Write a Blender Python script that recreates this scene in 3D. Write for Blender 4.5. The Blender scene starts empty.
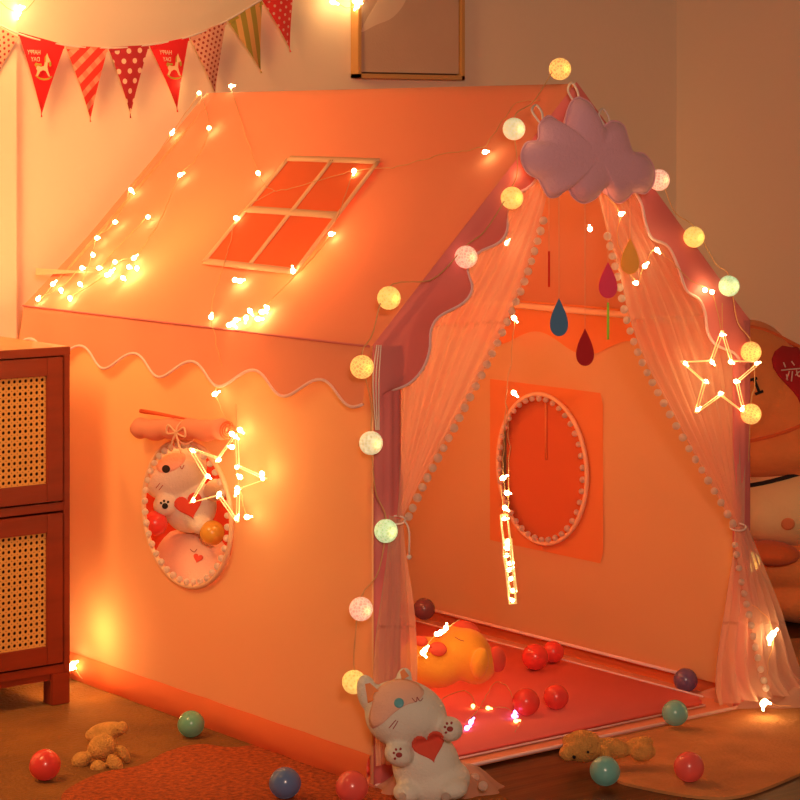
import bpy, bmesh, math, random
from mathutils import Vector, Matrix, noise
from mathutils.bvhtree import BVHTree
random.seed(7)
C = bpy.context.scene.collection
S = bpy.context.scene
PI = math.pi
# ---------------------------------------------------------------- camera, world, lights, exposure
CAM = Vector((-2.709, -3.543, 1.25)); FX = 2330.0; HOR = 134.0
RT = Vector((.787, -.617, 0)).normalized(); FW = Vector((.617, .787, 0)).normalized(); UP = Vector((0, 0, 1))
cd = bpy.data.cameras.new('camera'); cam = bpy.data.objects.new('camera', cd); C.objects.link(cam)
cam.location = CAM
cam.rotation_euler = (PI / 2, 0, -math.atan2(FW.x, FW.y))
cd.sensor_width = 36; cd.lens = 36 * FX / 800; cd.shift_y = -(400 - HOR) / 800; cd.clip_end = 50
S.camera = cam
S.view_settings.view_transform = 'Standard'; S.view_settings.look = 'None'
S.view_settings.exposure = 0.0; S.view_settings.gamma = 1; S.view_settings.use_curve_mapping = False
w = bpy.data.worlds.new('world'); S.world = w; w.use_nodes = True
w.node_tree.nodes['Background'].inputs[0].default_value = (1.0, .50, .22, 1)
w.node_tree.nodes['Background'].inputs[1].default_value = .045

def light(name, kind, loc, col, power, size=.1, target=None, parent=None):
    l = bpy.data.lights.new(name, kind); l.color = col; l.energy = power
    o = bpy.data.objects.new(name, l); C.objects.link(o)
    if kind == 'AREA': l.size = size
    else: l.shadow_soft_size = size
    o.location = loc
    if target is not None:
        o.rotation_euler = (Vector(target) - Vector(loc)).to_track_quat('-Z', 'Y').to_euler()
    return o
WARM = (1, .49, .17)
light('room_lamp', 'AREA', (-2.3, -2.9, 2.7), (1, .52, .20), 4, 1.0, (.4, .4, .4))
light('camera_side_lamp', 'AREA', CAM + RT * .25 + UP * .6, (1, .64, .46), 70, .35, (.0, -.1, .1))
light('wall_fill', 'AREA', (-1.7, .35, 2.3), (1, .49, .16), 44, .9, (-1.1, 1.5, 1.3)).data.spread = math.radians(105)  # unseen area light added to brighten the left of the back wall
light('tent_fill_rear', 'POINT', (.30, .95, .86), WARM, 6, .07)  # unseen point light added behind the left wall so the cloth glows
light('tent_fill_front', 'POINT', (.20, .42, .90), WARM, 3.6, .05)  # second added light, also kept out of view inside the tent

# ---------------------------------------------------------------- pixel helpers
def ray(px, py): return (RT * ((px - 400) / FX) + FW + UP * ((HOR - py) / FX))
def onX(px, py, x0): d = ray(px, py); return CAM + d * ((x0 - CAM.x) / d.x)
def onY(px, py, y0): d = ray(px, py); return CAM + d * ((y0 - CAM.y) / d.y)
def onZ(px, py, z0): d = ray(px, py); return CAM + d * ((z0 - CAM.z) / d.z)
def at(px, py, D): return CAM + ray(px, py) * D
TW, TL, HE, HR = 1.037, 1.31, .844, 1.353
SN = Vector((-(HR - HE), 0, TW / 2)).normalized()      # left roof slope normal
def onS(px, py, off=0.0):
    d = ray(px, py); p0 = Vector((0, 0, HE)) + SN * off
    return CAM + d * ((p0 - CAM).dot(SN) / d.dot(SN))

# ---------------------------------------------------------------- materials
def mat(name, col, rough=.8, trans=0.0, emit=None, estr=0, bump=0, bscale=40, alpha=1.0, sheen=0, spec=.5, var=0, vscale=6, transl_col=None, coat=0, stretch=None):
    m = bpy.data.materials.new(name); m.use_nodes = True
    nt = m.node_tree; N = nt.nodes; L = nt.links
    b = N['Principled BSDF']; out = N['Material Output']
    b.inputs['Base Color'].default_value = (*col, 1); b.inputs['Roughness'].default_value = rough
    b.inputs['Specular IOR Level'].default_value = spec
    b.inputs['Sheen Weight'].default_value = sheen; b.inputs['Coat Weight'].default_value = coat
    tc = N.new('ShaderNodeTexCoord'); src = tc.outputs['Object']
    if stretch:
        mp = N.new('ShaderNodeMapping'); mp.inputs['Scale'].default_value = stretch
        L.new(src, mp.inputs['Vector']); src = mp.outputs[0]
    if var:
        n = N.new('ShaderNodeTexNoise'); n.inputs['Scale'].default_value = vscale; n.inputs['Detail'].default_value = 6
        L.new(src, n.inputs['Vector'])
        r = N.new('ShaderNodeValToRGB'); r.color_ramp.elements[0].position = .3; r.color_ramp.elements[1].position = .7
        r.color_ramp.elements[0].color = (*[c * (1 - var) for c in col], 1)
        r.color_ramp.elements[1].color = (*[min(1, c * (1 + var)) for c in col], 1)
        L.new(n.outputs['Fac'], r.inputs[0]); L.new(r.outputs[0], b.inputs['Base Color'])
    if bump:
        n2 = N.new('ShaderNodeTexNoise'); n2.inputs['Scale'].default_value = bscale; n2.inputs['Detail'].default_value = 4
        L.new(src, n2.inputs['Vector'])
        bp = N.new('ShaderNodeBump'); bp.inputs['Strength'].default_value = bump; bp.inputs['Distance'].default_value = .01
        L.new(n2.outputs['Fac'], bp.inputs['Height']); L.new(bp.outputs[0], b.inputs['Normal'])
    if emit:
        b.inputs['Emission Color'].default_value = (*emit, 1); b.inputs['Emission Strength'].default_value = estr
    last = b.outputs[0]
    if trans:
        t = N.new('ShaderNodeBsdfTranslucent'); t.inputs[0].default_value = (*(transl_col or col), 1)
        mx = N.new('ShaderNodeMixShader'); mx.inputs[0].default_value = trans
        L.new(last, mx.inputs[1]); L.new(t.outputs[0], mx.inputs[2]); last = mx.outputs[0]
    if alpha < 1:
        t = N.new('ShaderNodeBsdfTransparent'); mx = N.new('ShaderNodeMixShader'); mx.inputs[0].default_value = alpha
        L.new(t.outputs[0], mx.inputs[1]); L.new(last, mx.inputs[2]); last = mx.outputs[0]
    L.new(last, out.inputs[0])
    return m
def math_n(nt, op, a, b=None):
    n = nt.nodes.new('ShaderNodeMath'); n.operation = op
    for i, v in enumerate((a, b)):
        if v is None: continue
        if isinstance(v, (int, float)): n.inputs[i].default_value = v
        else: nt.links.new(v, n.inputs[i])
    return n.outputs[0]
def pattern_mat(name, c1, c2, kind, s, r=.3, trans=.35):
    """flag cloth print: dots, stripes or plaid on the cloth's own UV (metres)"""
    m = mat(name, c1, .85); nt = m.node_tree; N = nt.nodes; L = nt.links; b = N['Principled BSDF']
    uv = N.new('ShaderNodeUVMap'); sp = N.new('ShaderNodeSeparateXYZ'); L.new(uv.outputs[0], sp.inputs[0])
    U, V = sp.outputs[0], sp.outputs[1]
    if kind == 'dots':
        row = math_n(nt, 'FLOOR', math_n(nt, 'DIVIDE', V, s))
        off = math_n(nt, 'MULTIPLY', math_n(nt, 'FLOORED_MODULO', row, 2.0), .5)
        fu = math_n(nt, 'SUBTRACT', math_n(nt, 'FRACT', math_n(nt, 'ADD', math_n(nt, 'DIVIDE', U, s * 1.3), off)), .5)
        fv = math_n(nt, 'SUBTRACT', math_n(nt, 'FRACT', math_n(nt, 'DIVIDE', V, s)), .5)
        d = math_n(nt, 'SQRT', math_n(nt, 'ADD', math_n(nt, 'MULTIPLY', math_n(nt, 'MULTIPLY', fu, fu), 1.69), math_n(nt, 'MULTIPLY', fv, fv)))
        f = math_n(nt, 'LESS_THAN', d, r)
    elif kind == 'stripes':
        f = math_n(nt, 'LESS_THAN', math_n(nt, 'FRACT', math_n(nt, 'DIVIDE', math_n(nt, 'ADD', U, math_n(nt, 'MULTIPLY', V, .25)), s)), .5)
    else:
        a = math_n(nt, 'LESS_THAN', math_n(nt, 'FRACT', math_n(nt, 'DIVIDE', math_n(nt, 'ADD', U, math_n(nt, 'MULTIPLY', V, 1.)), s)), .45)
        g = math_n(nt, 'LESS_THAN', math_n(nt, 'FRACT', math_n(nt, 'DIVIDE', math_n(nt, 'SUBTRACT', U, V), s)), .5)
        f = math_n(nt, 'MULTIPLY', a, math_n(nt, 'ADD', math_n(nt, 'MULTIPLY', g, .35), .6))
    mx = N.new('ShaderNodeMix'); mx.data_type = 'RGBA'
    mx.inputs[6].default_value = (*c1, 1); mx.inputs[7].default_value = (*c2, 1)
    L.new(f, mx.inputs[0]); L.new(mx.outputs[2], b.inputs['Base Color'])
    return m
def cane_mat():
    m = mat('woven_cane', (.82, .42, .10), .7); nt = m.node_tree; N = nt.nodes; L = nt.links; b = N['Principled BSDF']
    tc = N.new('ShaderNodeTexCoord'); sp = N.new('ShaderNodeSeparateXYZ'); L.new(tc.outputs['Object'], sp.inputs[0])
    p = .0136
    def cell(v, o): return math_n(nt, 'SUBTRACT', math_n(nt, 'FRACT', math_n(nt, 'ADD', math_n(nt, 'DIVIDE', v, p), o)), .5)
    u = cell(sp.outputs[0], 100.); v = cell(sp.outputs[2], 100.)
    d = math_n(nt, 'SQRT', math_n(nt, 'ADD', math_n(nt, 'MULTIPLY', u, u), math_n(nt, 'MULTIPLY', v, v)))
    hole = math_n(nt, 'LESS_THAN', d, .27)
    u2 = cell(sp.outputs[0], 100.5); v2 = cell(sp.outputs[2], 100.5)
    d2 = math_n(nt, 'SQRT', math_n(nt, 'ADD', math_n(nt, 'MULTIPLY', u2, u2), math_n(nt, 'MULTIPLY', v2, v2)))
    small = math_n(nt, 'LESS_THAN', d2, .10)
    hole = math_n(nt, 'MAXIMUM', hole, small)
    wv = math_n(nt, 'SINE', math_n(nt, 'MULTIPLY', math_n(nt, 'ADD', sp.outputs[0], sp.outputs[2]), 2200.))
    bp = N.new('ShaderNodeBump'); bp.inputs['Strength'].default_value = .4; bp.inputs['Distance'].default_value = .002
    L.new(wv, bp.inputs['Height']); L.new(bp.outputs[0], b.inputs['Normal'])
    t = N.new('ShaderNodeBsdfTransparent'); mx = N.new('ShaderNodeMixShader')
    L.new(hole, mx.inputs[0]); L.new(b.outputs[0], mx.inputs[1]); L.new(t.outputs[0], mx.inputs[2])
    L.new(mx.outputs[0], N['Material Output'].inputs[0])
    return m
def ball_lamp_mat(name, col, st):
    m = bpy.data.materials.new(name); m.use_nodes = True; nt = m.node_tree; N = nt.nodes; L = nt.links
    b = N['Principled BSDF']; b.inputs['Base Color'].default_value = (*col, 1); b.inputs['Roughness'].default_value = .7
    tc = N.new('ShaderNodeTexCoord'); v = N.new('ShaderNodeTexVoronoi'); v.inputs['Scale'].default_value = 170
    v.feature = 'DISTANCE_TO_EDGE'
    L.new(tc.outputs['Object'], v.inputs['Vector'])
    r = N.new('ShaderNodeValToRGB'); r.color_ramp.elements[0].position = .0; r.color_ramp.elements[1].position = .22
    r.color_ramp.elements[0].color = (*[c for c in col], 1); r.color_ramp.elements[1].color = (*[c * .36 for c in col], 1)
    L.new(v.outputs['Distance'], r.inputs[0]); L.new(r.outputs[0], b.inputs['Emission Color'])
    b.inputs['Emission Strength'].default_value = st
    return m
M = {
 'wall': mat('wall_paint', (.88, .74, .58), .9, bump=.05, bscale=60),
 'floor': mat('dark_wood_floor', (.075, .026, .006), .45, var=.5, vscale=3, stretch=(1, 14, 1), bump=.1, bscale=8),
 'rug': mat('mustard_rug', (.25, .095, .012), .95, var=.3, vscale=5, bump=.8, bscale=110),
 'rug_red': mat('rust_rug_pile', (.42, .075, .008), .95, var=.45, vscale=90, bump=.8, bscale=150),
 'rug_tan': mat('tan_rug', (.56, .24, .08), .95, var=.2, vscale=7, bump=.5, bscale=110),
 'pink': mat('pink_cotton', (.92, .43, .27), .85, trans=.35, transl_col=(.9, .20, .08), bump=.10, bscale=7),
 'pink_band': mat('pink_cotton_band', (.88, .37, .23), .85, trans=.25, bump=.15, bscale=9),
 'hem': mat('deep_orange_hem', (.80, .17, .05), .85, trans=.15, bump=.15, bscale=9),
 'peach': mat('peach_cotton', (.92, .56, .30), .85, trans=.42, transl_col=(.92, .48, .20), bump=.10, bscale=6),
 'rose': mat('rose_cotton', (.80, .23, .23), .85, trans=.2, bump=.15, bscale=9),
 'piping': mat('lilac_piping', (.92, .60, .58), .8),
 'white_tape': mat('white_cotton_tape', (.95, .60, .38), .85, trans=.2),
 'net': mat('red_window_netting', (.86, .22, .08), .85, trans=.4),
 'flap': mat('red_window_flap', (.88, .19, .07), .85, trans=.4),
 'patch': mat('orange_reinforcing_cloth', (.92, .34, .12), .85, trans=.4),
 'mat': mat('red_padded_mat', (1, .18, .15), .7, bump=.15, bscale=12),
 'sheer': mat('sheer_pink_tulle', (.95, .62, .48), .8, trans=.5, alpha=.62),
 'sheer2': mat('sheer_pink_tulle_layered', (.95, .66, .55), .8, trans=.5, alpha=.34),
 'pom': mat('cream_pompom', (1, .90, .84), .95, trans=.55, alpha=.92, bump=.6, bscale=400),
 'cloud': mat('lilac_plush', (.90, .48, .60), .95, sheen=.2, bump=.25, bscale=150),
 'cord': mat('pale_cord', (.85, .72, .66), .8),
 'wire': mat('copper_wire', (.75, .42, .18), .4),
 'thread': mat('thin_thread', (.9, .5, .3), .7),
 'bulb': mat('lit_bulb', (1, .8, .5), .4, emit=(1, .66, .27), estr=28),
 'bulb_dim': mat('lit_amber_bulb', (1, .8, .5), .4, emit=(1, .5, .12), estr=7),
 'bulb_violet': mat('lit_violet_bulb', (.5, .4, 1), .4, emit=(.45, .30, 1), estr=6),
 'tube': mat('glowing_star_tube', (1, .8, .5), .3, emit=(1, .46, .12), estr=.65),
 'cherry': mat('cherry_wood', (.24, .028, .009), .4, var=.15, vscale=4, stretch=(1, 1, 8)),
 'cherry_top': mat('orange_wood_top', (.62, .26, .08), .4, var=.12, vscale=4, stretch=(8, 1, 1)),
 'dark': mat('cabinet_inside_shade', (.06, .02, .01), .9),  # dark tone for the shade behind the cane
 'cane': cane_mat(),
 'metal': mat('bright_metal', (.9, .8, .7), .2),
 'frame_wood': mat('golden_oak_frame', (.62, .34, .12), .45),
 'canvas': mat('taupe_canvas', (.66, .46, .34), .9, bump=.1, bscale=200, var=.08, vscale=4),
 'canvas_dark': mat('brown_canvas_edge', (.25, .13, .07), .9),
 'petal': mat('pale_petal_paint', (.85, .66, .50), .9),
 'fur_white': mat('white_plush', (.78, .76, .66), .95, sheen=.1, bump=.3, bscale=220),
 'fur_pink': mat('pink_plush', (.84, .52, .40), .95, sheen=.1, bump=.3, bscale=220),
 'fur_yellow': mat('yellow_plush', (.90, .38, .035), .95, sheen=.1, bump=.3, bscale=220),
 'fur_tan': mat('tan_teddy_fur', (.78, .38, .09), .95, bump=.9, bscale=240, var=.2, vscale=60),
 'fur_orange': mat('orange_knit', (.98, .30, .08), .95, sheen=.1, var=.12, vscale=9, bump=.3, bscale=120),
 'fur_dorange': mat('deep_orange_plush', (.85, .17, .04), .95, sheen=.1, bump=.3, bscale=120),
 'fur_cream': mat('cream_plush', (1, .74, .36), .95, sheen=.1, bump=.2, bscale=120),
 'red_felt': mat('red_felt', (.75, .09, .05), .9),
 'dark_red': mat('dark_red_felt', (.5, .015, .02), .9),
 'black': mat('black_felt', (.015, .012, .012), .8),
 'white_thread': mat('pale_thread', (.9, .65, .55), .8),
 'teal': mat('teal_eye', (.12, .42, .50), .3),
 'blush': mat('orange_blush', (.92, .32, .12), .9),
 'maroon': mat('maroon_stitching', (.35, .05, .05), .9),
}
def plastic(name, col): return mat(name, col, .25, spec=.5, trans=.0, coat=.2)
BALL = {'red': plastic('red_plastic', (.80, .06, .05)), 'green': plastic('green_plastic', (.16, .42, .28)),
        'teal': plastic('teal_plastic', (.20, .52, .46)), 'blue': plastic('slate_blue_plastic', (.12, .20, .42)),
        'purple': plastic('purple_plastic', (.16, .10, .22)), 'plum': plastic('plum_plastic', (.20, .07, .08)),
        'gold': plastic('gold_plastic', (.65, .36, .05)), 'coral': plastic('coral_plastic', (.88, .12, .10))}

# ---------------------------------------------------------------- object helpers
def wloc(o):
    p = Vector((0, 0, 0))
    while o: p = p + Vector(o.location); o = o.parent
    return p
def link(o, parent, mt=None, smooth=True):
    C.objects.link(o)
    if mt is not None: o.data.materials.append(mt)
    if parent is not None: o.parent = parent
    return o
def obj(name, bm, mt, parent=None, smooth=True, base=None):
    """link bm (world coordinates) as one mesh object; top-level ones get their origin at base"""
    off = wloc(parent) if parent is not None else Vector(base if base is not None else (0, 0, 0))
    bmesh.ops.translate(bm, verts=bm.verts, vec=-off)
    me = bpy.data.meshes.new(name); bm.to_mesh(me); bm.free()
    if smooth:
        for p in me.polygons: p.use_smooth = True
    o = bpy.data.objects.new(name, me); link(o, parent, mt)
    if parent is None: o.location = off
    return o
def tag(o, label, cat, group=None, kind=None):
    o['label'] = label; o['category'] = cat
    if group: o['group'] = group
    if kind: o['kind'] = kind
    return o
def thing(name, label, cat, loc, group=None):
    o = bpy.data.objects.new(name, None); o.empty_display_size = .05; C.objects.link(o); o.location = loc
    return tag(o, label, cat, group)
def struct(name, bm, mt, smooth=False): o = obj(name, bm, mt, None, smooth); o['kind'] = 'structure'; return o
def B(): return bmesh.new()
def box(bm, a, b, bev=0):
    t = bmesh.new(); bmesh.ops.create_cube(t, size=1)
    a = Vector(a); b = Vector(b); c = (a + b) / 2; s = b - a
    for v in t.verts: v.co = Vector((v.co.x * s.x, v.co.y * s.y, v.co.z * s.z)) + c
    if bev: bmesh.ops.bevel(t, geom=t.edges[:], offset=bev, segments=2, affect='EDGES', clamp_overlap=True)
    merge(bm, t); return bm
def merge(bm, t):
    me = bpy.data.meshes.new('t'); t.to_mesh(me); t.free(); bm.from_mesh(me); bpy.data.meshes.remove(me)
def sph(bm, c, r, seg=20, rot=None):
    """ellipsoid, r = scalar or 3 radii in the axes of rot"""
    if isinstance(r, (int, float)): r = (r, r, r)
    t = bmesh.new(); bmesh.ops.create_uvsphere(t, u_segments=seg, v_segments=max(8, seg * 2 // 3), radius=1)
    R = rot if rot is not None else Matrix.Identity(3)
    for v in t.verts: v.co = Vector(c) + R @ Vector((v.co.x * r[0], v.co.y * r[1], v.co.z * r[2]))
    merge(bm, t); return bm
def tube(bm, pts, r, n=8, closed=False, caps=True):
    pts = [Vector(p) for p in pts]; m = len(pts); rings = []; prev = None
    for i, p in enumerate(pts):
        if closed: d = pts[(i + 1) % m] - pts[i - 1]
        else: d = pts[min(i + 1, m - 1)] - pts[max(i - 1, 0)]
        if d.length < 1e-9: d = Vector((0, 0, 1))
        d.normalize()
        a = prev if prev is not None else (Vector((0, 0, 1)) if abs(d.z) < .9 else Vector((1, 0, 0)))
        e1 = (a - d * a.dot(d))
        if e1.length < 1e-6: e1 = d.orthogonal()
        e1.normalize(); prev = e1; e2 = d.cross(e1)
        rr = r[i] if isinstance(r, (list, tuple)) else r
        rings.append([bm.verts.new(p + (e1 * math.cos(2 * PI * k / n) + e2 * math.sin(2 * PI * k / n)) * rr) for k in range(n)])
    for i in range(m if closed else m - 1):
        A, Bb = rings[i], rings[(i + 1) % m]
        for k in range(n): bm.faces.new((A[k], A[(k + 1) % n], Bb[(k + 1) % n], Bb[k]))
    if caps and not closed:
        bm.faces.new(rings[0][::-1]); bm.faces.new(rings[-1])
    return bm
def spline(pts, n):
    """Catmull-Rom through pts, n samples"""
    pts = [Vector(p) for p in pts]; m = len(pts) - 1; out = []
    for i in range(n):
        t = i / (n - 1) * m; k = min(int(t), m - 1); f = t - k
        p0, p1, p2, p3 = pts[max(k - 1, 0)], pts[k], pts[k + 1], pts[min(k + 2, m)]
        out.append(.5 * ((2 * p1) + (p2 - p0) * f + (2 * p0 - 5 * p1 + 4 * p2 - p3) * f * f + (3 * p1 - p0 - 3 * p2 + p3) * f ** 3))
    return out
def grid(bm, fn, nu, nv):
    V = [[bm.verts.new(fn(i / nu, j / nv)) for j in range(nv + 1)] for i in range(nu + 1)]
    for i in range(nu):
        for j in range(nv): bm.faces.new((V[i][j], V[i + 1][j], V[i + 1][j + 1], V[i][j + 1]))
    return bm
def poly(bm, pts, th=None):
    vs = [bm.verts.new(p) for p in pts]; f = bm.faces.new(vs)
    if th is not None:
        r = bmesh.ops.extrude_face_region(bm, geom=[f])
        bmesh.ops.translate(bm, verts=[g for g in r['geom'] if isinstance(g, bmesh.types.BMVert)], vec=th)
        bmesh.ops.recalc_face_normals(bm, faces=bm.faces)
    return bm
def wr(p, a=.006, s=5): return noise.noise(Vector(p) * s) * a
def blob(name, ells, mt, parent, vox=.005, base=None, smooth_it=6):
    """ellipsoids fused into one continuous stuffed body"""
    bm = B()
    for e in ells: sph(bm, e[0], e[1], 24, e[2] if len(e) > 2 else CR)
    o = obj(name, bm, None, parent, base=base)
    r = o.modifiers.new('r', 'REMESH'); r.mode = 'VOXEL'; r.voxel_size = vox
    s = o.modifiers.new('s', 'SMOOTH'); s.factor = .6; s.iterations = smooth_it
    dg = bpy.context.evaluated_depsgraph_get(); dg.update()
    me = bpy.data.meshes.new_from_object(o.evaluated_get(dg)); o.modifiers.clear(); o.data = me
    me.materials.clear(); me.materials.append(mt)
    for p in me.polygons: p.use_smooth = True
    return o
CR = Matrix((RT, FW, UP)).transposed()
def tilt(a, b=0): return CR @ Matrix.Rotation(a, 3, 'Y') @ Matrix.Rotation(b, 3, 'X')
def bvh(o):
    off = wloc(o); return BVHTree.FromPolygons([v.co + off for v in o.data.vertices], [p.vertices[:] for p in o.data.polygons])
def decal(name, pxs, tree, mt, parent, off=.0012, rings=5, label=None, thick=.0015):
    """felt or stitched piece following the surface of a stuffed body"""
    cx = sum(p[0] for p in pxs) / len(pxs); cy = sum(p[1] for p in pxs) / len(pxs)
    bm = B(); hitp = []
    def H(x, y):
        d = ray(x, y).normalized(); h = tree.ray_cast(CAM, d)
        if h[0] is None: return None
        return h[0] - d * off
    c = H(cx, cy)
    if c is None: bm.free(); return None
    cv = bm.verts.new(c); prev = None; n = len(pxs)
    for k in range(1, rings + 1):
        f = k / rings; rg = []; 
        for i, p in enumerate(pxs):
            q = H(cx + (p[0] - cx) * f, cy + (p[1] - cy) * f)
            if q is None: q = prev[i].co.copy() if prev else c
            rg.append(bm.verts.new(q))
        for i in range(n):
            j = (i + 1) % n
            if prev is None: bm.faces.new((cv, rg[i], rg[j]))
            else: bm.faces.new((prev[i], rg[i], rg[j], prev[j]))
        prev = rg
    bmesh.ops.recalc_face_normals(bm, faces=bm.faces)
    o = obj(name, bm, mt, parent)
    s = o.modifiers.new('s', 'SOLIDIFY'); s.thickness = thick; s.offset = 0
    if label: o['label'] = label
    return o
def circ(cx, cy, rx, ry=None, n=16, a=0):
    ry = ry or rx
    return [(cx + rx * math.cos(t) * math.cos(a) - ry * math.sin(t) * math.sin(a), cy + rx * math.cos(t) * math.sin(a) + ry * math.sin(t) * math.cos(a)) for t in [2 * PI * k / n for k in range(n)]]
def heart(cx, cy, s, a=0, n=28):
    o = []
    for k in range(n):
        t = 2 * PI * k / n
        x = 16 * math.sin(t) ** 3 / 16; y = -(13 * math.cos(t) - 5 * math.cos(2 * t) - 2 * math.cos(3 * t) - math.cos(4 * t)) / 16
        o.append((cx + s * (x * math.cos(a) - y * math.sin(a)), cy + s * (x * math.sin(a) + y * math.cos(a))))
    return o
def stroke(name, pts, wpx, tree, mt, parent, r=None):
    """stitched line on a body"""
    out = []
    for p in spline([Vector((q[0], q[1], 0)) for q in pts], 10):
        d = ray(p.x, p.y).normalized(); h = tree.ray_cast(CAM, d)
        if h[0] is not None: out.append(h[0] - d * .0022)
    if len(out) < 2: return None
    bm = B(); tube(bm, out, wpx, 6); return obj(name, bm, mt, parent)

# ================================================================= SETTING
bm = B(); box(bm, (-4.5, -5.5, -.05), (2.31, 1.5, -.006)); struct('floor', bm, M['floor'])
bm = B(); box(bm, (-4.5, 1.5, -.05), (2.36, 1.6, 2.8)); struct('wall_back', bm, M['wall'])
bm = B(); box(bm, (2.31, -5.5, -.05), (2.41, 1.5, 2.8)); struct('wall_right', bm, M['wall'])
pe = onY(18, 300, 1.475).x
bm = B(); box(bm, (pe - .45, 1.475, -.006), (pe, 1.5, 2.8), .004); struct('trim_1', bm, M['wall'])
bm = B(); box(bm, (pe + .01, 1.485, -.006), (2.31, 1.5, .09), .003); struct('baseboard_back', bm, M['wall'])

# rugs
def flat_shape(pxs, z0, z1, n=80):
    P = spline([onZ(x, y, z1) for x, y in pxs] + [onZ(*pxs[0], z1)], n)[:-1]
    bm = B(); poly(bm, [Vector((p.x, p.y, z1)) for p in P], Vector((0, 0, z0 - z1))); return bm
def poly_shape(P, z0, z1):
    bm = B(); poly(bm, [Vector((p[0], p[1], z1)) for p in P], Vector((0, 0, z0 - z1))); return bm
corner = onZ(462, 770, 0)
rug = obj('area_rug', poly_shape([(-1.9, 1.35), (-1.9, -.9), (-.75, -1.05), (corner.x - .07, corner.y - .25), (corner.x - .01, corner.y), (.12, .1), (.12, 1.35)], -.006, -.0005), M['rug'], None, False)
tag(rug, 'mustard brown pile rug spread under the left side of the play tent', 'rug')
o = obj('pile_pattern', flat_shape([(60, 805), (66, 790), (100, 773), (140, 765), (168, 751), (200, 744), (235, 747), (300, 740), (360, 760), (420, 790), (440, 840), (300, 860), (100, 850)], -.0004, .0006), M['rug_red'], rug, False)
o['label'] = 'rust red curved patch of pile'
t2 = obj('area_rug', flat_shape([(560, 722), (598, 752), (612, 776), (640, 786), (700, 796), (745, 794), (800, 773), (870, 740), (900, 690), (820, 640), (740, 650), (640, 690)], -.006, -.0003), M['rug_tan'], None, False)
tag(t2, 'light tan rug with curved edge under the right tent corner', 'rug')

# ================================================================= TENT
tent = thing('play_tent', 'large orange and pink fabric house-shaped play tent with peaked roof', 'play tent', (0, 0, 0))
def plate_hole(bm, x0, cy, cz, ra, rb, y0, y1, z0, z1, rings=14, n=96, amp=.006):
    """rectangular cloth panel at x0 with an oval opening"""
    def outer(t):
        c, s = math.cos(t), math.sin(t)
        k = 1e9
        if c > 1e-9: k = min(k, (y1 - cy) / c)
        if c < -1e-9: k = min(k, (y0 - cy) / c)
        if s > 1e-9: k = min(k, (z1 - cz) / s)
        if s < -1e-9: k = min(k, (z0 - cz) / s)
        return cy + c * k, cz + s * k
    angs = sorted([2 * PI * i / n for i in range(n)] + [math.atan2(zz - cz, yy - cy) % (2 * PI) for yy in (y0, y1) for zz in (z0, z1)])
    R = []
    for k in range(rings + 1):
        f = (k / rings) ** 1.0; ring = []
        for t in angs:
            oy, oz = outer(t); iy, iz = cy + ra * math.cos(t), cz + rb * math.sin(t)
            y = iy + (oy - iy) * f; z = iz + (oz - iz) * f
            e = min(1, (y - y0) * 8, (y1 - y) * 8, (z - z0) * 8, (z1 - z) * 8)
            ring.append(bm.verts.new((x0 + wr((y * .8, z * 1.6, x0), amp, 4) * max(0, e), y, z)))
        R.append(ring)
    m = len(angs)
    for k in range(rings):
        for i in range(m): bm.faces.new((R[k][i], R[k][(i + 1) % m], R[k + 1][(i + 1) % m], R[k + 1][i]))
    return bm
wa, wb, wc, wd = onX(146, 513, 0), onX(234, 513, 0), onX(190, 441, 0), onX(190, 586, 0)
WCY, WRA, WCZ, WRB = (wa.y + wb.y) / 2, abs(wa.y - wb.y) / 2, (wc.z + wd.z) / 2, abs(wc.z - wd.z) / 2
bm = B(); plate_hole(bm, 0, WCY, WCZ, WRA, WRB, 0, TL, .06, HE); lw = obj('side_wall', bm, M['peach'], tent)
va, vb, vc, vd = onX(501, 468, TW), onX(590, 468, TW), onX(545, 394, TW), onX(545, 543, TW)
VCY, VRA, VCZ, VRB = (va.y + vb.y) / 2, abs(va.y - vb.y) / 2, (vc.z + vd.z) / 2, abs(vc.z - vd.z) / 2
bm = B(); plate_hole(bm, TW, VCY, VCZ, VRA, VRB, 0, TL, .03, HE); obj('side_wall', bm, M['peach'], tent)
bm = B(); grid(bm, lambda a, b: Vector((a * TW, TL + wr((a, b, 0), .005), .03 + b * (HE - .03))), 20, 16)
poly(bm, [(0, TL, HE), (TW, TL, HE), (TW / 2, TL, HR)]); obj('back_wall', bm, M['peach'], tent)
# roof slopes
def slope(sx):
    bm = B()
    def f(a, b):
        y = -.005 + a * (TL + .055); x = b * TW / 2; z = HE + b * (HR - HE)
        sag = -.010 * math.sin(PI * b) * (1 - .5 * math.sin(PI * a)) + wr((y, x * 1.5, 3), .005, 4)
        X = x if sx < 0 else TW - x
        n = Vector((SN.x if sx < 0 else -SN.x, 0, SN.z))
        return Vector((X, y, z)) + n * sag * (1 if 0 < b < 1 else 0)
    grid(bm, f, 40, 24); return bm
obj('roof_panel', slope(-1), M['pink'], tent); obj('roof_panel', slope(1), M['pink'], tent)
# scalloped eave valances
def valance(X, sgn):
    bm = B()
    def f(a, b):
        y = -.003 + a * (TL + .04); low = .748 + .021 * math.cos(2 * PI * (y - .145) / .231)
        z = (HE + .002) + (low - HE - .002) * b
        return Vector((X + sgn * (.3 if sgn > 0 else 1) * (.006 + .014 * b + .006 * math.sin(2 * PI * y / .229 + 1) * b), y, z))
    grid(bm, f, 110, 6); o = obj('valance', bm, M['pink_band'], tent)
    bm = B(); tube(bm, [f(i / 110, 1) for i in range(111)], .0032, 6); obj('piping', bm, M['piping'], o)
    return o
valance(0, -1); valance(TW, 1)
bm = B(); tube(bm, [Vector((-.009, -.003 + i * .03, HE)) for i in range(46)], .0022, 6); obj('eave_seam', bm, M['rose'], tent)
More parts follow.
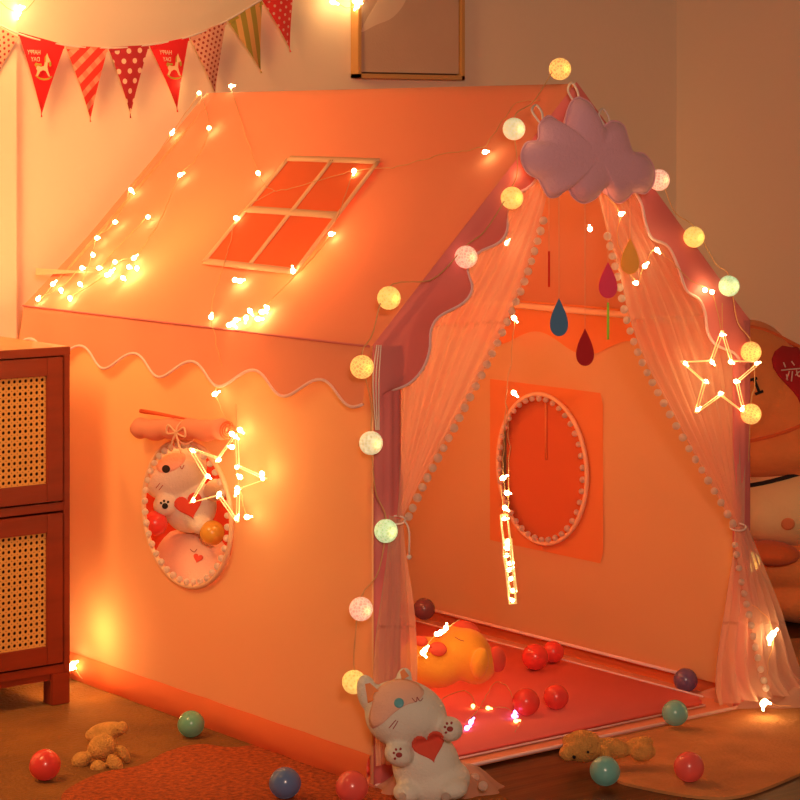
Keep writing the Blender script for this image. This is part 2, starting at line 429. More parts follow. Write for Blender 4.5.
# redder strip added for the outer valance showing dark through the far wall
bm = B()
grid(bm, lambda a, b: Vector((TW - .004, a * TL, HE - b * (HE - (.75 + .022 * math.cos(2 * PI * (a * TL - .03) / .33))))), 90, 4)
obj('valance_shade', bm, M['patch'], tent)
# bottom hems
def hem(pts, h, name='hem'):
    bm = B()
    for a, b in zip(pts, pts[1:]):
        a = Vector((*a, 0)); b = Vector((*b, 0)); d = (b - a); nrm = Vector((d.y, -d.x, 0)).normalized()
        grid(bm, lambda u, v: a + d * u + UP * (h * v) + nrm * (.004 + .010 * math.sin(PI * v) + wr((u * 5, v, 1), .004, 3)), 30, 6)
    return obj(name, bm, M['hem'], tent)
hem([(0, TL), (0, 0)], .062); hem([(TW, 0), (TW, TL)], .05)
# poles with rose sleeves at the front, plain ones at the back
def sleeve(x0, x1):
    bm = B()
    def f(u, v):
        x = x0 + (x1 - x0) * u; z = .0 + v * (HE - .0)
        return Vector((x, -.006 - .008 * math.sin(PI * u) - .003 * abs(math.sin(u * PI * 3)), z))
    grid(bm, f, 12, 16); o = obj('pole_sleeve', bm, M['rose'], tent); s = o.modifiers.new('s', 'SOLIDIFY'); s.thickness = .002
    return o
sleeve(0, .066); sleeve(TW - .055, TW)
for x, y in ((.012, .008), (TW - .012, .008), (.012, TL - .012), (TW - .012, TL - .012)):
    bm = B(); tube(bm, [(x, y, 0), (x, y, HE)], .009, 12); obj('pole', bm, M['fur_cream'], tent)
for a, b in (((.016, .014, HE - .012), (TW / 2, .014, HR - .03)), ((TW - .016, .014, HE - .012), (TW / 2, .014, HR - .03)), ((TW - .014, .01, HE - .012), (TW - .014, TL - .02, HE - .012)), ((.014, .01, HE - .012), (.014, TL - .02, HE - .012)), ((TW / 2, .01, HR - .014), (TW / 2, TL, HR - .014))):
    bm = B(); tube(bm, [a, b], .008, 12); obj('pole', bm, M['white_tape'], tent)
# gable bands on the front, inner edge scalloped
def band(name, outer, inner_px, flip=False):
    inner = spline([onY(x, y, -.012) for x, y in inner_px], 60)
    n = len(inner); out = []
    L = [0]
    for a, b in zip(outer, outer[1:]): L.append(L[-1] + (b - a).length)
    bm = B(); V = []
    for i in range(n):
        s = L[-1] * i / (n - 1); k = 0
        while k < len(L) - 2 and s > L[k + 1]: k += 1
        p = outer[k].lerp(outer[k + 1], (s - L[k]) / (L[k + 1] - L[k]))
        V.append([bm.verts.new(p.lerp(inner[i], j / 4) + Vector((0, -.008 * math.sin(PI * j / 4) - .004 * math.sin(i * .35) * j / 4, 0))) for j in range(5)])
    for i in range(n - 1):
        for j in range(4): bm.faces.new((V[i][j], V[i + 1][j], V[i + 1][j + 1], V[i][j + 1]))
    edge = [v[4].co.copy() for v in V]
    o = obj(name, bm, M['rose'], tent)
    bm = B(); tube(bm, edge, .0035, 6); obj('piping', bm, M['piping'], o)
YF = -.012
oL = [Vector((-.006, YF, .735)), Vector((-.008, YF, HE + .002)), Vector((TW / 2, YF, HR + .004))]
iL = [(384, 391), (405, 385), (421, 370), (430, 350), (432, 330), (440, 316), (462, 303), (471, 288), (467, 268), (479, 253), (499, 243), (506, 230), (505, 212), (512, 197), (530, 187), (541, 172), (548, 150), (573, 128)]
band('gable_band', oL, iL)
oR = [Vector((TW - .018, YF, .735)), Vector((TW - .010, YF, HE + .002)), Vector((TW / 2, YF, HR + .004))]
iR = [(740, 362), (733, 353), (716, 345), (709, 333), (706, 313), (698, 299), (685, 290), (678, 266), (669, 246), (652, 238), (644, 222), (640, 202), (630, 185), (610, 170), (600, 150), (573, 128)]
band('gable_band', oR, iR)
# tent floor, pad, front lip
bm = B(); box(bm, (.0, -.012, .0), (TW, TL, .004)); o = obj('floor_sheet', bm, M['pink_band'], tent, False)
bm = B(); tube(bm, [(.0, -.012, .005), (TW, -.012, .005)], .0035, 6); tube(bm, [(TW - .012, .2, .035), (TW - .012, TL, .035)], .004, 6); obj('piping', bm, M['piping'], o)
bm = B(); box(bm, (.03, .035, .004), (TW - .10, TL - .03, .026), .008)
fp = obj('floor_pad', bm, M['mat'], tent)
bm = B(); tube(bm, [(.03, .033, .008), (TW - .10, .033, .008), (TW - .10, TL - .04, .008)], .0022, 6); tube(bm, [(TW - .10, .04, .026), (TW - .10, TL - .04, .026)], .0022, 6)
obj('piping', bm, M['piping'], fp)
# window trims
pm = B(); sph(pm, (0, 0, 0), 1, 12); pom_me = bpy.data.meshes.new('pompom'); pm.to_mesh(pm and pom_me); pm.free()
for p in pom_me.polygons: p.use_smooth = True
pom_me.materials.append(M['pom'])
def pompom(p, r, parent):
    o = bpy.data.objects.new('pompom', pom_me); C.objects.link(o); o.parent = parent
    o.location = Vector(p) - wloc(parent); k = random.uniform(.9, 1.1)
    o.scale = (r * k, r * random.uniform(.9, 1.1), r * random.uniform(.9, 1.1)); return o
def trim(x, cy, cz, ra, rb, n, s):
    bm = B(); P = [Vector((x, cy + ra * math.cos(2 * PI * i / 72), cz + rb * math.sin(2 * PI * i / 72))) for i in range(72)]
    tube(bm, P, .0055, 8, True); o = obj('window_trim', bm, M['white_tape'], tent)
    for i in range(n):
        t = 2 * PI * i / n + .05
        pompom((x + s, cy + (ra - .010) * math.cos(t), cz + (rb - .010) * math.sin(t)), .0072, o)
trim(-.006, WCY, WCZ, WRA, WRB, 38, -.003)
trim(TW - .010, VCY, VCZ, VRA, VRB, 38, -.004)
bm = B(); grid(bm, lambda a, b: Vector((TW + .012, VCY - .155 + .31 * a, VCZ - VRB - .03 + (2 * VRB + .06) * b + wr((a, b, 0), .004))), 12, 12)
o = obj('window_flap', bm, M['flap'], tent)
bm = B(); tube(bm, [(TW + .009, VCY + .005, VCZ + VRB), (TW + .009, VCY + .005, VCZ + .02)], .003, 6); obj('tie_ribbon', bm, M['patch'], o)
q = [onX(x, y, TW - .003) for x, y in ((490, 383), (594, 391), (603, 548), (497, 540))]
bm = B(); pr = B()
R0 = [Vector((TW - .003, VCY + VRA * math.cos(t), VCZ + VRB * math.sin(t))) for t in [2 * PI * i / 64 for i in range(64)]]
yy = [p.y for p in q]; zz = [p.z for p in q]; Y0, Y1, Z0, Z1 = min(yy), max(yy), VCZ - VRB - .02, VCZ + VRB + .02
vi = []; vo = []
for i, p in enumerate(R0):
    t = 2 * PI * i / 64; c, s = math.cos(t), math.sin(t); k = min(((Y1 - VCY) / c if c > 0 else (Y0 - VCY) / c) if abs(c) > 1e-6 else 9, ((Z1 - VCZ) / s if s > 0 else (Z0 - VCZ) / s) if abs(s) > 1e-6 else 9)
    vi.append(bm.verts.new(p)); vo.append(bm.verts.new((TW - .003, VCY + c * k, VCZ + s * k)))
for i in range(64): bm.faces.new((vi[i], vi[(i + 1) % 64], vo[(i + 1) % 64], vo[i]))
pr.free(); obj('window_patch', bm, M['patch'], tent)
# rolled flap over the left window, with bow and stick
ra_, rb_ = onX(136, 429, -.03), onX(226, 430, -.03)
bm = B(); pts = [ra_.lerp(rb_, i / 20) + Vector((0, 0, .002 * math.sin(i * 1.1))) for i in range(21)]
tube(bm, pts, [.0215 + .002 * math.sin(i * 1.7) - (.006 if i in (0, 20) else 0) - (.005 if i in (11,) else 0) for i in range(21)], 18)
rf = obj('rolled_flap', bm, M['pink'], tent)
bm = B()
for k in range(3):
    tube(bm, [rb_ + Vector((0, -.004 - .001 * k, 0)) + Vector((0, 0, 1)) * math.cos(a) * (.017 - .005 * k) + Vector((1, 0, 0)) * math.sin(a) * (.017 - .005 * k) for a in [2 * PI * i / 20 for i in range(20)]], .0022, 6, True)
obj('roll_end', bm, M['flap'], rf)
bm = B(); tube(bm, [onX(141, 411, -.02), onX(160, 414, -.025), onX(192, 420, -.03)], [.005, .004, .002], 8); obj('loose_strap', bm, M['flap'], rf)
bm = B(); c0 = onX(176, 433, -.055)
for sgn in (-1, 1):
    tube(bm, spline([c0, c0 + Vector((0, sgn * .03, .014)), c0 + Vector((0, sgn * .034, -.004)), c0], 16), .0022, 6)
    tube(bm, spline([c0, c0 + Vector((-.002, sgn * .012, -.02)), c0 + Vector((0, sgn * .018, -.04))], 8), .002, 6)
tube(bm, [c0 + Vector((.025 - .025 * math.cos(a), 0, .025 * math.sin(a))) for a in [2 * PI * i / 20 for i in range(20)]], .0022, 6, True)
obj('bow', bm, M['white_tape'], rf)
# skylight window on the left slope
def quad_on(pts, off): return [onS(x, y, off) for x, y in pts]
SK = [(288, 158), (378, 161), (295, 271), (204, 261)]
a, b, c, d = quad_on(SK, .004)
bm = B(); grid(bm, lambda u, v: a.lerp(b, u).lerp(d.lerp(c, u), v), 10, 10); sk = obj('skylight', bm, M['net'], tent)
a, b, c, d = quad_on(SK, .0065)
def strip(p, q, w, n):
    dirv = (q - p).normalized(); s = n.cross(dirv).normalized() * w / 2
    bm = B(); grid(bm, lambda u, v: p.lerp(q, u) + s * (2 * v - 1) + n * wr((u * 3, v, w), .001), 12, 2); return bm
for p, q, wd_ in ((a, b, .017), (b, c, .015), (c, d, .017), (d, a, .016), (a.lerp(b, .5), d.lerp(c, .5), .015), (a.lerp(d, .5), b.lerp(c, .5), .020)):
    o = obj('skylight_bar', strip(p, q, wd_, SN), M['white_tape'], sk); s = o.modifiers.new('s', 'SOLIDIFY'); s.thickness = .0012
# ribbon tab at the rear eave
bm = B(); grid(bm, lambda u, v: onS(36 + 60 * u, 268 + 4 * u + 7 * v * (1 - u), .006), 8, 2); o = obj('tie_tab', bm, M['white_tape'], tent)
# corner cords down the front left pole
bm = B()
for k in range(3):
    tube(bm, spline([onY(377 + k * 2, 345, -.02), onY(373 + k * 3, 380, -.024), onY(376 + k * 1.5, 430, -.022)], 12), .0014, 5)
obj('corner_cord', bm, M['cord'], tent)

# ================================================================= SHEER CURTAINS
def curtain(name, label, rows, amp, nf, parent, mt, ph=0, y0=-.014, n=120):
    """rows: list of (outer point, inner point) from top to bottom"""
    O = spline([r[0] for r in rows], n); I = spline([r[1] for r in rows], n)
    bm = B()
    def f(a, b):
        k = min(int(a * (n - 1)), n - 1); p = O[k].lerp(I[k], b); w_ = (I[k] - O[k]).length
        A = amp * min(1, w_ * 5 + .12)
        return p + Vector((0, -1, 0)) * (A * (1 + math.sin(2 * PI * nf * b + ph + .8 * math.sin(3 * a))) + A * .4 * math.sin(2 * PI * nf * 2.3 * b + 2 * a)) + RT * (.002 * math.sin(9 * b + 8 * a))
    grid(bm, f, n - 1, 90); o = obj(name, bm, mt, parent); return o, I
def F(px, py, y=-.016): return onY(px, py, y)
cl = thing('sheer_curtain', 'left sheer pink tent curtain with pompom edge swept to the left pole', 'curtain', (.04, -.02, 0))
# upper sweep of the left curtain
rowsL = [(F(560, 112, .012), F(566, 112, .012)), (F(528, 150, .012), F(552, 165, .012)), (F(500, 190, .012), F(544, 200, .012)), (F(463, 240, .012), F(533, 240, .012)), (F(430, 285, .012), F(520, 280, .012)),
         (F(405, 325, .012), F(503, 320, .012)), (F(400, 360, .012), F(483, 362, .01)), (F(398, 400, .010), F(461, 405, .008)), (F(397, 440, .004), F(440, 445, .0)), (F(397, 480, -.01), F(419, 484, -.01)), (F(396, 515, -.02), F(402, 520, -.022))]
p1, I1 = curtain('upper_panel', '', rowsL, .006, 7, cl, M['sheer'])
rowsL2 = [(F(388, 515, -.02), F(402, 520, -.02)), (F(385, 550, -.02), F(405, 552, -.02)), (F(378, 600, -.022), F(411, 600, -.022)), (F(372, 650, -.024), F(413, 650, -.025)), (F(370, 700, -.028), F(414, 700, -.028)), (F(372, 765, -.04), F(420, 760, -.04))]
curtain('lower_panel', '', rowsL2, .008, 4, cl, M['sheer'])
for i in range(30, 120, 3):
    if I1[i].z > .30: pompom(I1[i] + Vector((.004, -.010, 0)), .0084, cl)
bm = B(); tc_ = F(396, 520, -.024); tube(bm, [tc_ + RT * (.018 * math.cos(a)) + UP * (.006 * math.sin(a)) + FW * (.012 * math.sin(a)) for a in [2 * PI * i / 20 for i in range(20)]], .002, 6, True)
tube(bm, spline([tc_ + RT * .015, tc_ + RT * .025 - UP * .02, F(409, 556, -.03)], 8), .0018, 6); sph(bm, F(409, 557, -.03), .005, 10)
obj('tie_back', bm, M['cord'], cl)
# tulle bunched on the floor by the cat
bm = B(); c0 = onZ(440, 790, 0)
def ruffle(a, b):
    t = a * PI * 1.9 + .5; r = .02 + .075 * b * (1 + .07 * math.sin(9 * t)); 
    return c0 + RT * (math.cos(t) * r) * 1.25 + FW * (math.sin(t) * r * .8) + UP * (.004 + (.045 * (1 - b) + .018 * (.5 + .5 * math.sin(7 * t + 3 * b)) * math.sin(PI * min(1, b))))
grid(bm, ruffle, 90, 16); obj('bunched_hem', bm, M['sheer'], cl)
for x, y in ((403, 790), (402, 797), (475, 777), (483, 786), (460, 790), (446, 797)): pompom(onZ(x, y, .03), .0085, cl)

cr = thing('sheer_curtain', 'right sheer pink tent curtain gathered at the pole and pooling on the floor', 'curtain', (TW - .04, -.02, 0))
rowsR = [(F(585, 112, .012), F(576, 112, .012)), (F(612, 150, .012), F(588, 160, .012)), (F(640, 190, .012), F(597, 197, .012)), (F(665, 230, .012), F(606, 235, .012)), (F(693, 270, .012), F(616, 275, .012)),
         (F(722, 312, .012), F(625, 318, .012)), (F(736, 355, .01), F(640, 360, .01)), (F(738, 395, .008), F(661, 400, .006)), (F(740, 440, .002), F(686, 445, .0)), (F(741, 485, -.01), F(711, 487, -.01)), (F(742, 525, -.022), F(734, 527, -.024))]
p2, I2 = curtain('upper_panel', '', rowsR, .007, 8, cr, M['sheer'], 1)
for i in range(36, 118, 3): pompom(I2[i] + Vector((-.006, -.010, 0)), .0084, cr)
rowsR2 = [(F(745, 525, -.02), F(733, 527, -.02)), (F(757, 560, -.025), F(730, 560, -.025)), (F(772, 600, -.03), F(722, 600, -.03)), (F(785, 640, -.035), F(713, 640, -.035)), (F(795, 672, -.04), F(708, 680, -.04)), (F(812, 690, -.06), F(712, 704, -.05))]
p3, I3 = curtain('lower_panel', '', rowsR2, .012, 6, cr, M['sheer'], 2)
pts = spline([F(735, 545, -.06), F(742, 585, -.06), (F(750, 620, -.07)), F(757, 655, -.075), F(766, 688, -.08)], 40)
for i in range(0, 40, 3): pompom(pts[i], .0075, cr)
bm = B(); grid(bm, lambda a, b: spline([F(735, 545, -.056), F(742, 585, -.056), (F(750, 620, -.066)), F(757, 655, -.07), F(766, 688, -.075)], 21)[int(a * 20)] + RT * (.012 * b) + FW * .003, 20, 2)
obj('pompom_tape', bm, M['sheer'], cr)
bm = B(); tc_ = F(738, 527, -.03); tube(bm, [tc_ + RT * (.017 * math.cos(a)) + UP * (.006 * math.sin(a)) + FW * (.012 * math.sin(a)) for a in [2 * PI * i / 20 for i in range(20)]], .002, 6, True)
obj('tie_back', bm, M['cord'], cr)
bm = B(); c0 = onZ(774, 699, 0)
def puddle(a, b):
    t = a * 2 * PI; r = .01 + .125 * b * (1 + .10 * math.sin(5 * t) + .05 * math.sin(11 * t))
    return c0 + RT * (math.cos(t) * r) * 1.15 + FW * (math.sin(t) * r * .8) + UP * (.004 + .030 * (1 - b) ** 2 + .016 * (1 + math.sin(7 * t + 6 * b)) * math.sin(PI * b))
grid(bm, puddle, 110, 18); obj('pooled_hem', bm, M['sheer'], cr)

# ================================================================= CLOUD AND RAINDROPS
cloud = thing('cloud_cushion', 'puffy lilac cloud cushion tied below the front roof peak', 'cushion', F(590, 150, -.06))
OUT = [(579, 97), (590, 103), (596, 114), (601, 127), (612, 121), (623, 125), (628, 139), (633, 152), (644, 154), (653, 166), (654, 181), (646, 193), (634, 192), (628, 198), (619, 203), (610, 197), (605, 187), (597, 197), (584, 203), (573, 197), (566, 185), (560, 195), (549, 197), (543, 188), (538, 179), (527, 172), (521, 157), (526, 143), (538, 140), (539, 125), (548, 116), (556, 120), (564, 127), (567, 112), (572, 101)]
rim = spline([F(x, y, -.06) for x, y in OUT + OUT[:1]], 140)[:-1]; ctr = F(588, 156, -.06)
bm = B(); n = len(rim)
for sg in (-1, 1):
    prev = [bm.verts.new(p) for p in rim]
    for k in range(1, 17):
        f = 1 - k / 16.0
        if k == 16:
            cv_ = bm.verts.new(ctr + Vector((0, sg * .036, 0)))
            for q_ in range(n): bm.faces.new((prev[q_], prev[(q_ + 1) % n], cv_))
            break
        ring = []
        for q_ in range(n):
            p = ctr.lerp(rim[q_], f); h = .036 * (1 - f ** 3) ** .5
            ring.append(bm.verts.new(p + Vector((0, sg * h, 0))))
        for q_ in range(n): bm.faces.new((prev[q_], prev[(q_ + 1) % n], ring[(q_ + 1) % n], ring[q_]))
        prev = ring
bmesh.ops.remove_doubles(bm, verts=bm.verts, dist=1e-5); bmesh.ops.recalc_face_normals(bm, faces=bm.faces)
for _ in range(10): bmesh.ops.smooth_vert(bm, verts=[v for v in bm.verts if abs(v.co.y - ctr.y) > .001], factor=.5, use_axis_x=True, use_axis_y=True, use_axis_z=True)
cb = obj('cushion_body', bm, M['cloud'], cloud)
bm = B(); tube(bm, rim, .0022, 6, True); obj('piping', bm, M['cloud'], cb)
for px, py, pz in ((541, 118, 108), (577, 100, 86), (608, 124, 112)):
    bm = B(); p = F(px, py + 6, -.055); tube(bm, spline([p, F(px - 9, (py + pz) / 2 - 2, -.05), F(px - 5, pz - 3, -.035), F(px + 1, (py + pz) / 2, -.05), p + Vector((.004, 0, 0))], 20), .0025, 6)
    obj('tie_loop', bm, M['cord'], cloud)
def drop(px, py, h, wdt, mt, label, face=1.0, y=-.06, top=None):
    """flat felt raindrop on a thread; face 1 = towards the door front, 0 = edge on"""
    c = F(px, py, y); H_ = h * 4.95 / FX; W_ = wdt * 4.95 / FX
    axis = RT if face > .5 else (FW * .97 + RT * .06).normalized()
    P = []
    for k in range(36):
        t = 2 * PI * k / 36; xx = math.sin(t) * math.sin(t / 2) ** 1.3; zz = math.cos(t)
        P.append(c + axis * (xx * W_ * .56) + UP * (zz * H_ / 2))
    nrm = axis.cross(UP).normalized() * .004
    bm = B(); poly(bm, [p - nrm / 2 for p in P], nrm)
    o = obj('felt_raindrop', bm, mt, None, False, base=c + UP * H_ / 2); tag(o, label, 'raindrop ornament', 'felt raindrops hanging from the cloud')
    tp = F(px, top or 190, y)
    bm = B(); tube(bm, [c + UP * (H_ / 2 - .002), Vector((c.x, c.y, max(tp.z, c.z + H_ / 2 + .01)))], .0007, 5); obj('thread', bm, M['thread'], o)
drop(559, 317, 36, 21, mat('blue_felt', (.08, .22, .42), .9), 'blue felt raindrop hanging lowest at left in the tent doorway')
drop(585, 347, 36, 21, M['dark_red'], 'dark maroon felt raindrop hanging lowest of all in the tent doorway')
drop(608, 280, 35, 22, mat('crimson_felt', (.95, .07, .17), .9), 'crimson felt raindrop overlapping the right curtain edge')
drop(630, 256, 35, 22, mat('gold_felt', (.98, .48, .08), .9), 'golden felt raindrop in front of the right sheer curtain')
drop(608, 321, 36, 21, mat('green_felt', (.3, .85, .08), .9), 'green felt raindrop turned edge on below the crimson one', 0, top=298)
drop(549, 269, 34, 21, mat('bright_red_felt', (.85, .03, .02), .9), 'bright red felt raindrop turned edge on above the blue one', 0)

# ================================================================= LIGHTS ON STRINGS
bb = B(); sph(bb, (0, 0, 0), .0044, 12); tube(bb, [(0, 0, .002), (0, 0, .0085)], .0018, 6)
bulb_me = {}
for k in ('bulb', 'bulb_dim', 'bulb_violet'):
    me = bpy.data.meshes.new('bulb'); bb.to_mesh(me); me.materials.append(M[k]); bulb_me[k] = me
    for p in me.polygons: p.use_smooth = True
bb.free()
def bulb(p, parent, k='bulb', sc=1.0):
    o = bpy.data.objects.new('bulb', bulb_me[k]); C.objects.link(o); o.parent = parent; o.location = Vector(p) - wloc(parent)
    o.rotation_euler = (random.uniform(0, 3), random.uniform(0, 3), 0); o.scale = (sc, sc, sc * 1.25); return o
def lstring(label, routes, bulbs, loc, k='bulb', glow=(), name='fairy_light_string', sc=1.0):
    t = thing(name, label, 'fairy lights', loc, None)
    bm = B()
    for r in routes:
        P = spline(r, max(12, len(r) * 8))
        P = [p + Vector((wr(p, .004, 40), wr(p + Vector((5, 0, 0)), .004, 40), wr(p + Vector((0, 7, 0)), .004, 40))) for p in P]
        tube(bm, P, .0009, 5)
    obj('wire', bm, M['wire'], t)
    for p in bulbs: bulb(p, t, k, sc * 1.15)
    for p, e in glow:
        l = light('bulb_glow', 'POINT', Vector(p) - wloc(t), (1, .52, .16), e, .012); l.parent = t
    return t
S_ = lambda *pp: [onS(x, y, .008) for x, y in pp]
sl = [(209, 128), (172, 133), (180, 175), (131, 190), (115, 222), (148, 217), (97, 238), (93, 255), (82, 268), (80, 284), (70, 298), (53, 284), (61, 290), (38, 299), (99, 268), (107, 275), (115, 262), (123, 278), (134, 258), (137, 268), (129, 267), (111, 272), (199, 93)]
lstring('fairy light string bunched on the left rear of the tent roof slope',
        [S_((200, 92), (209, 128), (195, 160), (180, 175), (165, 210), (148, 240), (134, 258)), S_((200, 92), (172, 133), (150, 165), (131, 190), (115, 222), (97, 238), (90, 262), (80, 284)),
         S_((148, 217), (110, 255), (99, 268), (82, 268), (60, 288), (38, 299)), S_((134, 258), (115, 262), (107, 275), (90, 285), (70, 298))],
        [onS(x, y, .012) for x, y in sl], onS(110, 265, .008), glow=[(onS(126, 266, .035), .28), (onS(95, 266, .035), .14), (onS(60, 288, .035), .14), (onS(135, 215, .035), .03), (onS(100, 240, .03), .03), (onS(205, 95, -.00) + Vector((0, .10, .03)), .06)])
X_ = lambda *pp: [onX(x, y, -.02) for x, y in pp]
s2 = [(258, 173), (236, 218), (331, 234), (354, 171), (293, 271), (240, 281), (211, 317), (236, 320), (250, 311), (262, 312), (258, 319), (246, 318), (229, 325), (267, 308), (233, 324), (485, 152), (231, 86), (235, 280)]
lstring('fairy light string crossing the roof skylight and gathered at the eave',
        [S_((540, 100), (515, 105), (490, 140), (478, 148), (440, 155), (400, 166), (354, 171), (300, 186), (275, 190), (258, 173), (231, 88)), S_((275, 190), (250, 205), (236, 218), (225, 262), (215, 290), (211, 317)),
         S_((331, 234), (310, 262), (285, 285), (262, 310), (240, 318), (229, 325)), S_((354, 171), (331, 234)),
         X_((211, 320), (217, 345), (222, 372), (215, 394), (224, 415), (232, 433)), [onX(232, 433, -.03), onX(236, 460, -.02), onX(240, 490, -.02), onX(247, 517, -.02)]],
        [onS(x, y, .012) for x, y in s2] + [onX(x, y, -.026) for x, y in ((215, 394), (232, 434), (240, 430), (262, 474), (240, 477), (237, 492), (247, 517), (232, 447))], onS(300, 200, .008),
        glow=[(onS(250, 315, .035), .15), (onX(255, 474, -.05), .08), (onX(242, 436, -.07), .05), (onX(246, 517, -.05), .05), (onX(215, 394, -.06), .035), (onS(236, 281, .035), .03), (onS(331, 234, .035), .02), (onS(293, 271, .035), .015)])
dr = [(519, 175), (507, 243), (514, 318), (514, 393), (503, 478), (507, 493), (505, 508)]
lstring('fairy light string hanging just inside the tent doorway',
        [[F(x, y, .05) for x, y in ((530, 160), (519, 175), (511, 200), (507, 243), (512, 280), (514, 318), (511, 360), (506, 400), (503, 478), (508, 500), (505, 515))], [F(x, y, .05) for x, y in ((506, 400), (509, 440), (508, 500))]],
        [F(x, y, .045) for x, y in dr], F(507, 300, .05), k='bulb', glow=[(F(520, 175, -.03), .03)])
dg = [(590, 229), (621, 214), (636, 283), (657, 250), (712, 292), (705, 290), (645, 266)]
lstring('fairy light string tucked behind the right gable band and curtain',
        [[F(x, y, -.03) for x, y in ((600, 190), (621, 214), (617, 240), (636, 283), (645, 266), (657, 250), (690, 280), (712, 292), (720, 328))]],
        [F(x, y, -.035) for x, y in dg], F(640, 250, -.03), k='bulb', glow=[(F(636, 285, -.06), .03), (F(712, 295, -.05), .04), (F(610, 205, -.03), .02)])
WL = lambda x, y: onY(x, y, 1.47)
lstring('fairy light string hung high on the wall behind the bunting', [[WL(x, y) for x, y in ((-30, -30), (18, 12), (60, -20), (180, -50), (300, -20), (333, 2), (357, 6), (380, -20))]],
        [WL(18, 13), WL(20, 8), WL(333, 2), WL(357, 6), WL(360, 2), WL(355, 1)], WL(200, -20), glow=[(onY(14, 2, 1.36), 1.3), (onY(345, -6, 1.42), .22)], sc=1.4)
fl = [(425, 650), (423, 653), (437, 634), (446, 628), (441, 632)]
lstring('fairy light string draped over the yellow plush in the tent', [[at(x, y, 4.82) for x, y in ((408, 668), (425, 648), (437, 632), (447, 627), (460, 621))]],
        [at(x, y, 4.80) for x, y in fl], at(437, 634, 4.8), glow=[(at(424, 648, 4.76), .02)])
G_ = lambda x, y, z=.032: onZ(x, y, z)
t = lstring('thin fairy light wire with violet and amber bulbs on the red tent mat',
        [[G_(*p) for p in ((440, 700), (465, 690), (480, 708), (500, 706), (520, 720), (515, 732))], [G_(*p) for p in ((466, 722), (480, 708), (495, 683), (510, 690), (518, 715))]],
        [G_(471, 722), G_(467, 728), G_(516, 712), G_(514, 716)], G_(490, 705), k='bulb_violet')
for p in ((473, 706), (488, 708), (516, 721)): bulb(G_(*p), t, 'bulb_dim')
lstring('fairy light string lying in the pooled right curtain', [[F(745, 600, -.06), F(765, 615, -.07), F(773, 635, -.07), F(768, 670, -.08), onZ(765, 700, .02), onZ(790, 706, .02)]],
        [F(773, 634, -.075), F(770, 638, -.075), onZ(765, 702, .035), onZ(763, 704, .03)], F(768, 670, -.08), glow=[(F(775, 632, -.10), .05), (onZ(765, 699, .05), .03)], sc=1.3)
lstring('fairy light string on the floor between the cane cabinet and tent', [[Vector((-.10, 1.3, .01)), Vector((-.05, 1.2, .05)), Vector((-.06, 1.10, .09)), Vector((-.05, 1.0, .03))]],
        [onX(73, 664, -.03), onX(71, 668, -.03), Vector((-.07, 1.22, .05)), Vector((-.06, 1.15, .12))], Vector((-.05, 1.2, 0)), glow=[(onX(70, 637, -.085), 1.3), (onX(73, 666, -.035), .02)], sc=1.2)

# star lights
def star(label, c, R, ax, bulbs=True, spin=0, depth=.012, up=UP):
    n = ax.cross(up).normalized()
    t = thing('star_light', label, 'star light', c, 'clear star lights hung on the tent')
    V = []
    for k in range(10):
        a = PI / 2 + spin + k * PI / 5; r = R if k % 2 == 0 else R * .42
        V.append(c + ax * (math.cos(a) * r) + up * (math.sin(a) * r))
    bm = B()
    for s in (-.5, .5): tube(bm, [v + n * depth * s for v in V], .0018, 6, True)
    for v in V: tube(bm, [v - n * depth / 2, v + n * depth / 2], .0015, 6)
    obj('star_frame', bm, M['tube'], t)
    for k in range(10): bulb(V[k].lerp(c, .08), t, 'bulb', 1.0 if k % 2 else .9)
    bm = B(); tube(bm, [V[0], V[0] + up * .06], .0008, 5); obj('hook_wire', bm, M['wire'], t)
    return t
star('clear star light glowing over the oval side window of the tent', onX(224, 477, -.075), .094, (RT * .93 + FW * -.37).normalized(), spin=-.30)
star('clear star light glowing on the right front pole of the tent', F(721, 376, -.05), .096, (RT * .93 + FW * .30).normalized(), spin=-.03)
star('clear star light hanging edge on in the tent doorway', F(509, 561, .05), .094, (FW * .985 + RT * .06).normalized(), depth=.014, up=(UP - RT * .11).normalized())
light('star_glow', 'POINT', onX(224, 477, -.13), (1, .52, .16), .12, .03)
light('star_glow', 'POINT', F(721, 372, -.12), (1, .52, .16), .14, .03)

